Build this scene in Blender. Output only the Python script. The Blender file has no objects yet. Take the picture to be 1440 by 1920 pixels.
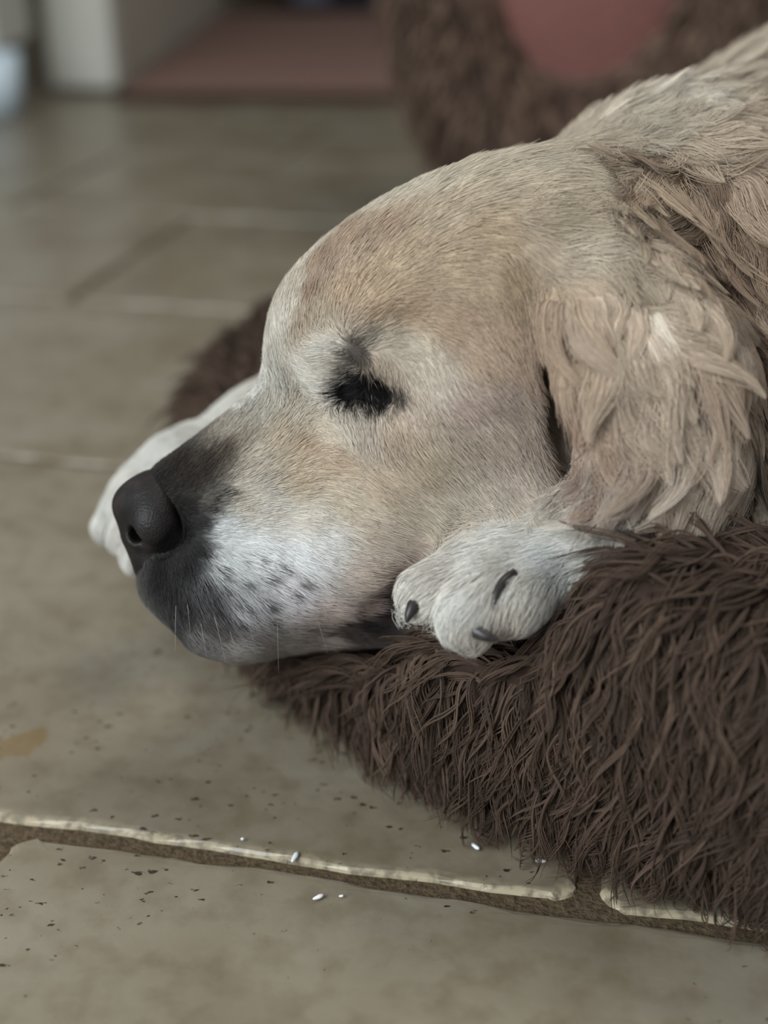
import bpy, bmesh, math, random, time
import numpy as np
from mathutils import Vector, Matrix, kdtree

T0 = time.time()
rng = np.random.default_rng(7)
random.seed(7)
scene = bpy.context.scene
COL = scene.collection

# ------------------------------------------------------------------ camera
CAM_H, PITCH, FPX = 0.40, math.radians(26.0), 2400.0
cam_d = bpy.data.cameras.new('camera')
cam = bpy.data.objects.new('camera', cam_d)
COL.objects.link(cam)
cam.location = (0, 0, CAM_H)
cam.rotation_euler = (math.pi / 2 - PITCH, 0, 0)
cam_d.sensor_fit = 'VERTICAL'
cam_d.sensor_height = 36.0
cam_d.lens = 36.0 * FPX / 1920.0
cam_d.clip_start = 0.02
cam_d.dof.use_dof = True
cam_d.dof.focus_distance = 0.562
cam_d.dof.aperture_fstop = 3.1
scene.camera = cam

# ------------------------------------------------------------------ world, lights, exposure
world = bpy.data.worlds.new('room_light')
scene.world = world
world.use_nodes = True
wbg = world.node_tree.nodes['Background']
wbg.inputs[0].default_value = (0.95, 0.97, 1.0, 1)
wbg.inputs[1].default_value = 0.34


def area_light(name, loc, target, size, sizey, power, color):
    d = bpy.data.lights.new(name, 'AREA')
    d.shape = 'RECTANGLE'
    d.size, d.size_y = size, sizey
    d.energy = power
    d.color = color
    o = bpy.data.objects.new(name, d)
    COL.objects.link(o)
    o.location = loc
    v = Vector(target) - Vector(loc)
    o.rotation_euler = v.to_track_quat('-Z', 'Y').to_euler()
    return o


area_light('window_daylight', (-1.25, -0.75, 1.30), (0.05, 0.6, 0.1), 1.3, 1.4, 60.0, (0.92, 0.975, 1.0))
area_light('overhead_fill', (0.5, 1.2, 2.3), (0.1, 0.8, 0.0), 0.7, 0.7, 17.0, (1.0, 0.93, 0.84))  # unseen warm light from above, added for the highlights along the dog's top

vs = scene.view_settings
vs.view_transform = 'Standard'
vs.look = 'None'
vs.gamma = 1.0
vs.use_curve_mapping = False
vs.exposure = 0.0
scene.cycles.max_bounces = 6
scene.cycles.diffuse_bounces = 3
scene.cycles.glossy_bounces = 3

# ------------------------------------------------------------------ helpers
CAM = np.array([0, 0, CAM_H])
FWD = np.array([0, math.cos(PITCH), -math.sin(PITCH)])
UPV = np.array([0, math.sin(PITCH), math.cos(PITCH)])
RGT = np.array([1.0, 0, 0])


def ray(px, py):
    return FWD + RGT * ((px - 720) / FPX) - UPV * ((py - 960) / FPX)


def P(px, py, d):
    return CAM + d * ray(px, py)


def on_plane(px, py, z=0.0):
    r = ray(px, py)
    return CAM + r * ((z - CAM_H) / r[2])


def lin(c):
    c = np.asarray(c, float) / 255.0
    return np.where(c <= 0.04045, c / 12.92, ((c + 0.055) / 1.055) ** 2.4)


def lin4(r, g, b):
    return tuple(lin((r, g, b))) + (1.0,)


def norm(v):
    return v / np.maximum(np.linalg.norm(v, axis=-1, keepdims=True), 1e-9)


def tag(o, label=None, cat=None, group=None, kind=None):
    if label: o['label'] = label
    if cat: o['category'] = cat
    if group: o['group'] = group
    if kind: o['kind'] = kind
    return o


def empty(name, loc):
    o = bpy.data.objects.new(name, None)
    COL.objects.link(o)
    o.location = loc
    o.empty_display_size = 0.02
    return o


def link(name, data, parent=None, mat=None):
    o = bpy.data.objects.new(name, data)
    COL.objects.link(o)
    if mat: data.materials.append(mat)
    if parent:
        o.parent = parent
        o.matrix_parent_inverse = Matrix.Translation(parent.location).inverted()
    return o


def mesh_np(name, v, f, smooth=True):
    me = bpy.data.meshes.new(name)
    v = np.asarray(v, np.float32)
    f = np.asarray(f, np.int32)
    n = f.shape[1]
    me.vertices.add(len(v))
    me.vertices.foreach_set('co', v.ravel())
    me.loops.add(f.size)
    me.loops.foreach_set('vertex_index', f.ravel())
    me.polygons.add(len(f))
    me.polygons.foreach_set('loop_start', np.arange(len(f), dtype=np.int32) * n)
    me.update(calc_edges=True)
    me.validate()
    if smooth:
        me.polygons.foreach_set('use_smooth', np.ones(len(me.polygons), bool))
    return me


def bm_mesh(name, bm, smooth=False):
    me = bpy.data.meshes.new(name)
    bmesh.ops.recalc_face_normals(bm, faces=bm.faces)
    bm.to_mesh(me)
    bm.free()
    if smooth:
        me.polygons.foreach_set('use_smooth', np.ones(len(me.polygons), bool))
    return me


def box_mesh(name, lo, hi, bevel=0.0, seg=2):
    bm = bmesh.new()
    bmesh.ops.create_cube(bm, size=1.0)
    lo, hi = Vector(lo), Vector(hi)
    for v in bm.verts:
        v.co = Vector([lo[i] + (v.co[i] + 0.5) * (hi[i] - lo[i]) for i in range(3)])
    if bevel:
        bmesh.ops.bevel(bm, geom=list(bm.edges), offset=bevel, segments=seg, affect='EDGES', profile=0.5)
    return bm_mesh(name, bm, False)


# value noise, vectorised
def _h(ix, iy, iz, s):
    n = (ix.astype(np.int64) * 374761393 + iy.astype(np.int64) * 668265263 + iz.astype(np.int64) * 2147483647 + s * 1274126177) & 0xFFFFFFFF
    n = ((n ^ (n >> 13)) * 1274126177) & 0xFFFFFFFF
    n = ((n ^ (n >> 16)) * 2246822519) & 0xFFFFFFFF
    return (n ^ (n >> 15)).astype(np.float64) / 4294967295.0


def vnoise(p, freq, seed=0):
    q = np.asarray(p) * freq
    i = np.floor(q)
    f = q - i
    f = f * f * (3 - 2 * f)
    i = i.astype(np.int64)
    r = 0
    for dx in (0, 1):
        wx = f[:, 0] if dx else 1 - f[:, 0]
        for dy in (0, 1):
            wy = f[:, 1] if dy else 1 - f[:, 1]
            for dz in (0, 1):
                wz = f[:, 2] if dz else 1 - f[:, 2]
                r = r + wx * wy * wz * _h(i[:, 0] + dx, i[:, 1] + dy, i[:, 2] + dz, seed)
    return r * 2 - 1


def sstep(a, b, x):
    t = np.clip((x - a) / (b - a), 0, 1)
    return t * t * (3 - 2 * t)


# ------------------------------------------------------------------ materials
def new_mat(name):
    m = bpy.data.materials.new(name)
    m.use_nodes = True
    nt = m.node_tree
    return m, nt, nt.nodes['Principled BSDF']


def N(nt, typ, **kw):
    n = nt.nodes.new(typ)
    for k, v in kw.items():
        setattr(n, k, v)
    return n


def ramp(nt, stops, interp='LINEAR'):
    n = nt.nodes.new('ShaderNodeValToRGB')
    cr = n.color_ramp
    cr.interpolation = interp
    while len(cr.elements) > len(stops): cr.elements.remove(cr.elements[-1])
    while len(cr.elements) < len(stops): cr.elements.new(0.5)
    for e, (p, c) in zip(cr.elements, stops):
        e.position = p
        e.color = c
    return n


def plain_mat(name, rgb, rough=0.6, bump=0.0, scale=60.0, var=0.12, spec=0.4):
    m, nt, b = new_mat(name)
    tc = N(nt, 'ShaderNodeTexCoord')
    nz = N(nt, 'ShaderNodeTexNoise')
    nz.inputs['Scale'].default_value = scale
    nz.inputs['Detail'].default_value = 5
    nt.links.new(tc.outputs['Object'], nz.inputs['Vector'])
    c = np.array(lin(rgb))
    r = ramp(nt, [(0.3, tuple(c * (1 - var)) + (1,)), (0.7, tuple(np.minimum(c * (1 + var), 1)) + (1,))])
    nt.links.new(nz.outputs['Fac'], r.inputs['Fac'])
    nt.links.new(r.outputs['Color'], b.inputs['Base Color'])
    b.inputs['Roughness'].default_value = rough
    b.inputs['Specular IOR Level'].default_value = spec
    if bump:
        bp = N(nt, 'ShaderNodeBump')
        bp.inputs['Strength'].default_value = bump
        bp.inputs['Distance'].default_value = 0.002
        nt.links.new(nz.outputs['Fac'], bp.inputs['Height'])
        nt.links.new(bp.outputs['Normal'], b.inputs['Normal'])
    return m


def attr_mat(name, rough=0.7, spec=0.25, use_nrm=0.0, sheen=0.0):
    """colour (and, for strands, the skin normal they grow from) is read from attributes"""
    m, nt, b = new_mat(name)
    a = N(nt, 'ShaderNodeAttribute', attribute_name='col')
    nt.links.new(a.outputs['Color'], b.inputs['Base Color'])
    b.inputs['Roughness'].default_value = rough
    b.inputs['Specular IOR Level'].default_value = spec
    if sheen:
        b.inputs['Sheen Weight'].default_value = sheen
    if use_nrm:
        an = N(nt, 'ShaderNodeAttribute', attribute_name='nrm')
        g = N(nt, 'ShaderNodeNewGeometry')
        mx = N(nt, 'ShaderNodeMix', data_type='VECTOR')
        mx.inputs['Factor'].default_value = use_nrm
        nt.links.new(g.outputs['Normal'], mx.inputs['A'])
        nt.links.new(an.outputs['Vector'], mx.inputs['B'])
        vn = N(nt, 'ShaderNodeVectorMath', operation='NORMALIZE')
        nt.links.new(mx.outputs['Result'], vn.inputs[0])
        nt.links.new(vn.outputs['Vector'], b.inputs['Normal'])
    return m


M_FUR = attr_mat('dog_fur', 0.6, 0.08, 0.6)
M_SKIN = attr_mat('dog_undercoat', 0.8, 0.1)
M_PILE = attr_mat('shag_pile', 0.75, 0.12, 0.35)
M_BEDCLOTH = plain_mat('bed_backing_cloth', (58, 46, 40), 0.9, 0.3, 300, spec=0.1)


def make_curves(name, pts, rad, colr, nrm, mat, parent, kind='stuff'):
    """pts (n,k,3), rad (n,k), colr (n,3) linear, nrm (n,3)"""
    n, k = pts.shape[:2]
    cu = bpy.data.hair_curves.new(name)
    cu.add_curves([k] * n)
    cu.position_data.foreach_set('vector', np.ascontiguousarray(pts, np.float32).ravel())
    ra = cu.attributes.get('radius') or cu.attributes.new('radius', 'FLOAT', 'POINT')
    ra.data.foreach_set('value', np.ascontiguousarray(rad, np.float32).ravel())
    ca = cu.attributes.new('col', 'FLOAT_COLOR', 'CURVE')
    ca.data.foreach_set('color', np.ascontiguousarray(np.c_[colr, np.ones(n)], np.float32).ravel())
    na = cu.attributes.new('nrm', 'FLOAT_VECTOR', 'CURVE')
    na.data.foreach_set('vector', np.ascontiguousarray(nrm, np.float32).ravel())
    o = link(name, cu, parent, mat)
    if kind: o['kind'] = kind
    return o


# ------------------------------------------------------------------ signed distance modelling
class Field:
    """smooth union of round cones and ellipsoids, sampled on a grid and skinned with surface nets"""

    def __init__(s, lo, hi, vox):
        s.lo = np.array(lo, float)
        s.vox = vox
        s.n = np.ceil((np.array(hi) - s.lo) / vox).astype(int) + 1
        s.f = np.full(tuple(s.n), 0.06, np.float32)

    def _sub(s, lo, hi):
        a = np.clip(np.floor((lo - s.lo) / s.vox).astype(int), 0, s.n)
        b = np.clip(np.ceil((hi - s.lo) / s.vox).astype(int) + 1, 0, s.n)
        sl = tuple(slice(i, j) for i, j in zip(a, b))
        ax = [s.lo[i] + s.vox * np.arange(a[i], b[i]) for i in range(3)]
        X = np.stack(np.meshgrid(*ax, indexing='ij'), -1).astype(np.float32)
        return sl, X

    def _add(s, sl, d, k, op):
        f = s.f[sl]
        d = d.astype(np.float32)
        if op == 'add':
            h = np.maximum(k - np.abs(f - d), 0) / k
            s.f[sl] = np.minimum(f, d) - h * h * k * 0.25
        else:
            h = np.maximum(k - np.abs(f + d), 0) / k
            s.f[sl] = np.maximum(f, -d) + h * h * k * 0.25

    def cone(s, A, ra, B=None, rb=None, k=0.02, op='add'):
        A = np.asarray(A, float)
        B = A if B is None else np.asarray(B, float)
        rb = ra if rb is None else rb
        m = max(ra, rb) + 0.05
        sl, X = s._sub(np.minimum(A, B) - m, np.maximum(A, B) + m)
        if X.size == 0: return
        ba = (B - A).astype(np.float32)
        l2 = float(ba @ ba)
        pa = X - A.astype(np.float32)
        if l2 < 1e-10:
            d = np.sqrt((pa * pa).sum(-1)) - ra
        else:
            t = np.clip((pa @ ba) / l2, 0, 1)
            d = np.linalg.norm(pa - t[..., None] * ba, axis=-1) - (ra + (rb - ra) * t)
        s._add(sl, d, k, op)

    def chain(s, pts, k=0.02, op='add'):
        for (a, ra), (b, rb) in zip(pts[:-1], pts[1:]):
            s.cone(a, ra, b, rb, k, op)

    def ell(s, c, axes, r, k=0.02, op='add'):
        c = np.asarray(c, float)
        axes = np.asarray(axes, np.float32)
        m = max(r) + 0.05
        sl, X = s._sub(c - m, c + m)
        if X.size == 0: return
        q = (X - c.astype(np.float32)) @ axes.T
        r = np.asarray(r, np.float32)
        k0 = np.linalg.norm(q / r, axis=-1)
        k1 = np.linalg.norm(q / (r * r), axis=-1)
        d = k0 * (k0 - 1) / np.maximum(k1, 1e-6)
        s._add(sl, d, k, op)

    def finish(s):
        s.g = np.stack(np.gradient(s.f, s.vox), -1).astype(np.float32)

    def sample(s, p, grad=True):
        q = (np.asarray(p) - s.lo) / s.vox
        q = np.clip(q, 0, s.n - 1.001)
        i = q.astype(int)
        t = (q - i).astype(np.float32)
        val = 0
        gr = 0
        for dx in (0, 1):
            wx = t[:, 0] if dx else 1 - t[:, 0]
            for dy in (0, 1):
                wy = t[:, 1] if dy else 1 - t[:, 1]
                for dz in (0, 1):
                    w = wx * wy * (t[:, 2] if dz else 1 - t[:, 2])
                    idx = (i[:, 0] + dx, i[:, 1] + dy, i[:, 2] + dz)
                    val = val + w * s.f[idx]
                    if grad: gr = gr + w[:, None] * s.g[idx]
        return (val, norm(gr)) if grad else val

    def nets(s):
        f = s.f
        neg = f < 0
        c = np.zeros(tuple(s.n - 1), np.int8)
        for dx in (0, 1):
            for dy in (0, 1):
                for dz in (0, 1):
                    c += neg[dx:s.n[0] - 1 + dx, dy:s.n[1] - 1 + dy, dz:s.n[2] - 1 + dz]
        act = np.argwhere((c > 0) & (c < 8))
        idx = -np.ones(tuple(s.n - 1), np.int64)
        idx[tuple(act.T)] = np.arange(len(act))
        acc = np.zeros((len(act), 3))
        cnt = np.zeros(len(act))
        corners = [(x, y, z) for x in (0, 1) for y in (0, 1) for z in (0, 1)]
        for a in corners:
            for ax in range(3):
                if a[ax]: continue
                b = list(a); b[ax] = 1
                fa = f[tuple((act + a).T)]
                fb = f[tuple((act + b).T)]
                m = (fa < 0) != (fb < 0)
                t = np.where(m, fa / np.where(m, fa - fb, 1), 0)
                pos = np.repeat(np.array(a, float)[None], len(act), 0)
                pos[:, ax] += t
                acc += pos * m[:, None]
                cnt += m
        v = s.lo + s.vox * (act + acc / cnt[:, None])
        faces = []
        for ax in range(3):
            o1, o2 = [(1, 2), (2, 0), (0, 1)][ax]
            sl0 = [slice(None)] * 3; sl1 = [slice(None)] * 3
            sl0[ax] = slice(0, -1); sl1[ax] = slice(1, None)
            a = neg[tuple(sl0)]; b = neg[tuple(sl1)]
            e = np.argwhere(a != b)
            ok = (e[:, o1] > 0) & (e[:, o2] > 0) & (e[:, o1] < s.n[o1] - 1) & (e[:, o2] < s.n[o2] - 1)
            e = e[ok]
            fl = a[tuple(e.T)]
            u = np.zeros(3, int); u[o1] = 1
            w = np.zeros(3, int); w[o2] = 1
            q = np.stack([idx[tuple((e - u - w).T)], idx[tuple((e - w).T)], idx[tuple(e.T)], idx[tuple((e - u).T)]], 1)
            q[~fl] = q[~fl][:, ::-1]
            faces.append(q)
        F = np.concatenate(faces)
        return v, F[(F >= 0).all(1)]


def sample_surface(v, q, n, weight=None):
    t = np.concatenate([q[:, [0, 1, 2]], q[:, [0, 2, 3]]])
    a, b, c = v[t[:, 0]], v[t[:, 1]], v[t[:, 2]]
    w = np.linalg.norm(np.cross(b - a, c - a), axis=1)
    if weight is not None:
        w = w * weight[t].mean(1)
    cs = np.cumsum(w)
    i = np.searchsorted(cs, rng.random(n) * cs[-1])
    i = np.minimum(i, len(t) - 1)
    r1, r2 = np.sqrt(rng.random(n))[:, None], rng.random(n)[:, None]
    return a[i] * (1 - r1) + b[i] * r1 * (1 - r2) + c[i] * r1 * r2


# ================================================================== SETTING: floor and room
tile_m, nt, b = new_mat('travertine')
tc = N(nt, 'ShaderNodeTexCoord')
geo = N(nt, 'ShaderNodeNewGeometry')
oi = N(nt, 'ShaderNodeObjectInfo')
n1 = N(nt, 'ShaderNodeTexNoise'); n1.inputs['Scale'].default_value = 9; n1.inputs['Detail'].default_value = 6
n2 = N(nt, 'ShaderNodeTexNoise'); n2.inputs['Scale'].default_value = 55; n2.inputs['Detail'].default_value = 6
n3 = N(nt, 'ShaderNodeTexNoise'); n3.inputs['Scale'].default_value = 6; n3.inputs['Detail'].default_value = 2
for n in (n1, n2, n3):
    nt.links.new(geo.outputs['Position'], n.inputs['Vector'])
r1 = ramp(nt, [(0.28, lin4(108, 98, 81)), (0.45, lin4(122, 114, 97)), (0.60, lin4(130, 123, 107)), (0.75, lin4(138, 133, 120))])
nt.links.new(n1.outputs['Fac'], r1.inputs['Fac'])
r2 = ramp(nt, [(0.34, (0.62, 0.56, 0.48, 1)), (0.55, (1, 1, 1, 1))])
nt.links.new(n2.outputs['Fac'], r2.inputs['Fac'])
mul = N(nt, 'ShaderNodeMix', data_type='RGBA', blend_type='MULTIPLY'); mul.inputs['Factor'].default_value = 0.45
nt.links.new(r1.outputs['Color'], mul.inputs['A']); nt.links.new(r2.outputs['Color'], mul.inputs['B'])
# pits: small elongated holes gathered in bands
mp = N(nt, 'ShaderNodeMapping'); mp.inputs['Scale'].default_value = (160, 280, 160); mp.inputs['Rotation'].default_value = (0, 0, math.radians(12))
nt.links.new(geo.outputs['Position'], mp.inputs['Vector'])
dn = N(nt, 'ShaderNodeTexNoise'); dn.inputs['Scale'].default_value = 2.2; dn.inputs['Detail'].default_value = 3
nt.links.new(mp.outputs['Vector'], dn.inputs['Vector'])
dmx = N(nt, 'ShaderNodeVectorMath', operation='MULTIPLY_ADD'); dmx.inputs[1].default_value = (1.1, 1.1, 1.1)
nt.links.new(dn.outputs['Color'], dmx.inputs[0]); nt.links.new(mp.outputs['Vector'], dmx.inputs[2])
vo = N(nt, 'ShaderNodeTexVoronoi'); vo.inputs['Scale'].default_value = 1.0
nt.links.new(dmx.outputs['Vector'], vo.inputs['Vector'])
# the size of each pit: its cell's random value, times where the band runs
sep = N(nt, 'ShaderNodeSeparateColor'); nt.links.new(vo.outputs['Color'], sep.inputs['Color'])
band = N(nt, 'ShaderNodeMapRange'); band.inputs[1].default_value = 0.40; band.inputs[2].default_value = 0.62
pd = N(nt, 'ShaderNodeVectorMath', operation='SUBTRACT'); pd.inputs[1].default_value = tuple(on_plane(470, 1430))
nt.links.new(geo.outputs['Position'], pd.inputs[0])
ps = N(nt, 'ShaderNodeVectorMath', operation='MULTIPLY'); ps.inputs[1].default_value = (1.0, 1.25, 0)
nt.links.new(pd.outputs['Vector'], ps.inputs[0])
pl_ = N(nt, 'ShaderNodeVectorMath', operation='LENGTH'); nt.links.new(ps.outputs['Vector'], pl_.inputs[0])
pb = N(nt, 'ShaderNodeMapRange'); pb.inputs[1].default_value = 0.16; pb.inputs[2].default_value = 0.03; pb.inputs[4].default_value = 0.17
nt.links.new(pl_.outputs['Value'], pb.inputs[0])
pa = N(nt, 'ShaderNodeMath', operation='ADD')
nt.links.new(n3.outputs['Fac'], pa.inputs[0]); nt.links.new(pb.outputs[0], pa.inputs[1])
nt.links.new(pa.outputs[0], band.inputs[0])
cell = N(nt, 'ShaderNodeMapRange'); cell.inputs[1].default_value = 0.5; cell.inputs[2].default_value = 1.0; cell.inputs[4].default_value = 0.42
nt.links.new(sep.outputs[0], cell.inputs[0])
sz = N(nt, 'ShaderNodeMath', operation='MULTIPLY')
nt.links.new(band.outputs[0], sz.inputs[0]); nt.links.new(cell.outputs[0], sz.inputs[1])
lt = N(nt, 'ShaderNodeMath', operation='SUBTRACT')
nt.links.new(sz.outputs[0], lt.inputs[0]); nt.links.new(vo.outputs['Distance'], lt.inputs[1])
pit = N(nt, 'ShaderNodeMapRange'); pit.inputs[1].default_value = 0.0; pit.inputs[2].default_value = 0.09
nt.links.new(lt.outputs[0], pit.inputs[0])
pm = N(nt, 'ShaderNodeMix', data_type='RGBA'); pm.inputs['B'].default_value = lin4(52, 42, 32)
# an ochre stain where the surface has flaked
sd = N(nt, 'ShaderNodeVectorMath', operation='DISTANCE'); sd.inputs[1].default_value = tuple(on_plane(25, 1398))
nt.links.new(geo.outputs['Position'], sd.inputs[0])
sn = N(nt, 'ShaderNodeMath', operation='MULTIPLY_ADD'); sn.inputs[1].default_value = 0.05
nt.links.new(n2.outputs['Fac'], sn.inputs[0]); nt.links.new(sd.outputs['Value'], sn.inputs[2])
sm = N(nt, 'ShaderNodeMapRange'); sm.inputs[1].default_value = 0.041; sm.inputs[2].default_value = 0.038; sm.inputs[4].default_value = 0.55
nt.links.new(sn.outputs[0], sm.inputs[0])
st = N(nt, 'ShaderNodeMix', data_type='RGBA'); st.inputs['B'].default_value = lin4(112, 88, 44)
nt.links.new(sm.outputs[0], st.inputs['Factor']); nt.links.new(mul.outputs['Result'], st.inputs['A'])
nt.links.new(pit.outputs[0], pm.inputs['Factor']); nt.links.new(st.outputs['Result'], pm.inputs['A'])
# pale worn edge plus light painted on the front bevel, stored on the mesh
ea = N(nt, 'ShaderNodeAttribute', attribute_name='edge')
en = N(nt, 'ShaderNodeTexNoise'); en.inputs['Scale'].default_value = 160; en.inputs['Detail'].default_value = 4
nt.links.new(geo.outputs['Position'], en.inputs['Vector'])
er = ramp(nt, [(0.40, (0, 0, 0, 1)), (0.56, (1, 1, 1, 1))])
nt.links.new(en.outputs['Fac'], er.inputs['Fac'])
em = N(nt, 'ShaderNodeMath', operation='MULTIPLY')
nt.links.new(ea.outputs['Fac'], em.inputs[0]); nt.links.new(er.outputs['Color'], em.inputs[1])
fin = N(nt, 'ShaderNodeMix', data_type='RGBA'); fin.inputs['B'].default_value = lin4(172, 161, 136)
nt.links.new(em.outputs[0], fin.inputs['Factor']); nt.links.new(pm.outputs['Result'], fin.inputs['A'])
nt.links.new(fin.outputs['Result'], b.inputs['Base Color'])
rr = N(nt, 'ShaderNodeMapRange'); rr.inputs[3].default_value = 0.20; rr.inputs[4].default_value = 0.42
nt.links.new(n2.outputs['Fac'], rr.inputs[0]); nt.links.new(rr.outputs[0], b.inputs['Roughness'])
b.inputs['Specular IOR Level'].default_value = 0.45
hs = N(nt, 'ShaderNodeMath', operation='MULTIPLY_ADD'); hs.inputs[1].default_value = -1.5
nt.links.new(pit.outputs[0], hs.inputs[0]); nt.links.new(n2.outputs['Fac'], hs.inputs[2])
bp = N(nt, 'ShaderNodeBump'); bp.inputs['Strength'].default_value = 0.35; bp.inputs['Distance'].default_value = 0.0015
nt.links.new(hs.outputs[0], bp.inputs['Height']); nt.links.new(bp.outputs['Normal'], b.inputs['Normal'])
M_TILE = tile_m
M_GROUT = plain_mat('grout', (86, 74, 58), 0.95, 0.9, 420, 0.4, 0.1)

ANG = math.radians(-11.9)
TX = np.array([math.cos(ANG), math.sin(ANG)])
TY = np.array([-math.sin(ANG), math.cos(ANG)])
LINE0 = np.array([-0.183, 0.4834])          # a point of the nearest long joint
ROWD, TLEN, GAP = 0.405, 0.61, 0.0078

floor = link('floor', box_mesh('floor', (-3.2, -0.9, -0.06), (3.2, 6.2, -0.0035)), None, M_GROUT)
tag(floor, kind='structure')


def tile_mesh(seed, worn=1.0):
    """travertine slab with wavy, worn edges: rings from the top field out to the bevel and down"""
    r = random.Random(seed)
    L, D = TLEN - GAP, ROWD - GAP
    n1_, n2_ = 44, 30
    per = []
    cr = 0.012
    def wob(t, ph): return 0.0009 * math.sin(t * 19 + ph) + 0.0008 * math.sin(t * 47 + ph * 2.3) + r.uniform(-0.0007, 0.0007)
    ph = [r.uniform(0, 6) for _ in range(4)]
    def arc(cx_, cy_, a0):
        for q in range(1, 6):
            a_ = a0 + math.pi / 2 * q / 6
            per.append((cx_ + cr * math.cos(a_), cy_ + cr * math.sin(a_)))
    for i in range(n1_ + 1): t = i / n1_; per.append((cr + (L - 2 * cr) * t, wob(t, ph[0])))
    arc(L - cr, cr, -math.pi / 2)
    for i in range(n2_ + 1): t = i / n2_; per.append((L - wob(t, ph[1]), cr + (D - 2 * cr) * t))
    arc(L - cr, D - cr, 0)
    for i in range(n1_ + 1): t = i / n1_; per.append((L - cr - (L - 2 * cr) * t, D - wob(t, ph[2])))
    arc(cr, D - cr, math.pi / 2)
    for i in range(n2_ + 1): t = i / n2_; per.append((wob(t, ph[3]), D - cr - (D - 2 * cr) * t))
    arc(cr, cr, math.pi)
    cx, cy = L / 2, D / 2
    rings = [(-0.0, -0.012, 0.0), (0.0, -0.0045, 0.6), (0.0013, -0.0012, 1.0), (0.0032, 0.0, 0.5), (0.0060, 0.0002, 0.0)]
    v, e = [], []
    m = len(per)
    for (ins, z, ev) in rings:
        for (x, y) in per:
            dx = min(max(x, cr), L - cr) - x if abs(x - cx) > L / 2 - cr else 0
            k = r.uniform(0.75, 1.35)
            xx = x + (ins * k if x < cx else -ins * k) * (1 if min(x, L - x) < 0.02 else 0)
            yy = y + (ins * k if y < cy else -ins * k) * (1 if min(y, D - y) < 0.02 else 0)
            v.append((xx, yy, z)); e.append(worn * ev * (1.0 if y < 0.02 else 0.15))  # front bevel palest: the light it catches is put into the colour
    f = []
    for k in range(len(rings) - 1):
        for i in range(m):
            j = (i + 1) % m
            f.append((k * m + i, k * m + j, (k + 1) * m + j, (k + 1) * m + i))
    me = bpy.data.meshes.new('tile')
    f.append(tuple(range((len(rings) - 1) * m, len(rings) * m)))
    me.from_pydata(v, [], f)
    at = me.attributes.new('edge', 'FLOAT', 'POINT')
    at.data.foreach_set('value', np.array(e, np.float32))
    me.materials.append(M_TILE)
    return me


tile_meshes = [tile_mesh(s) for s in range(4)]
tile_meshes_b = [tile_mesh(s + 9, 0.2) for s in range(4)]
for row in range(-2, 13):
    off = 0.27 / 0.61 if row % 2 else 0.0       # running bond
    # joints of row 0 (behind LINE0) pass x=0.087,y=0.432
    base = np.dot(np.array([0.0885, 0.4273]) - LINE0, TX)
    for c in range(-6, 6):
        u0 = base + (c - off) * TLEN + GAP / 2
        w = LINE0 + TX * u0 + TY * (row * ROWD + GAP / 2)
        cen = w + TX * TLEN / 2 + TY * ROWD / 2
        if not (-2.6 < cen[0] < 2.6 and -0.35 < cen[1] < 5.6): continue
        if abs(cen[0]) > 0.9 + 0.38 * max(cen[1], 0): continue
        t = bpy.data.objects.new('tile', (tile_meshes if row <= 0 else tile_meshes_b)[(row * 5 + c) % 4])
        COL.objects.link(t)
        t.location = (w[0], w[1], random.uniform(-0.0008, 0.0004))
        t.rotation_euler = (random.uniform(-0.0015, 0.0015), random.uniform(-0.0015, 0.0015), ANG)
        t.parent = floor

# ---- room behind
M_WALL = plain_mat('beige_wall_paint', (172, 165, 150), 0.8, 0.1, 20)
M_WHITE = plain_mat('white_paint', (196, 197, 188), 0.5, 0.0, 10, 0.03)
M_RUG = plain_mat('rug_wool', (138, 112, 102), 0.95, 0.6, 200, 0.2, 0.1)
M_DARKWALL = plain_mat('far_wall_paint', (96, 88, 80), 0.8, 0.1, 12)
M_NAVY = plain_mat('navy_canvas', (30, 36, 52), 0.8, 0.3, 150)
M_BLUEGREY = plain_mat('blue_grey_plastic', (120, 130, 150), 0.4, 0.0, 30)

w = link('wall_left', box_mesh('wall_left', (-0.70, 2.96, 0), (-0.580, 5.9, 2.4)), None, M_WALL); tag(w, kind='structure')
w = link('trim_1', box_mesh('trim_1', (-0.715, 2.87, 0.012), (-0.575, 2.96, 2.3), 0.006), None, M_WHITE); tag(w, kind='structure')
w = link('wall_back', box_mesh('wall_back', (-3.1, 5.9, 0), (3.1, 6.0, 2.4)), None, M_DARKWALL); tag(w, kind='structure')

rug = empty('floor_rug', (0.5, 3.7, 0.0))
tag(rug, 'dull reddish brown rug lying on the tiles far behind the dog', 'rug')
link('rug_field', box_mesh('rug_field', (-0.555, 2.80, 0.002), (1.7, 4.75, 0.014), 0.004), rug, M_RUG)
M_RUGEDGE = plain_mat('rug_binding', (62, 44, 34), 0.9, 0.4, 200)
link('binding', box_mesh('binding', (-0.56, 2.755, 0.002), (1.72, 2.80, 0.016), 0.004), rug, M_RUGEDGE)
link('binding', box_mesh('binding', (-0.56, 4.75, 0.002), (1.72, 4.80, 0.016), 0.004), rug, M_RUGEDGE)

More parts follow.
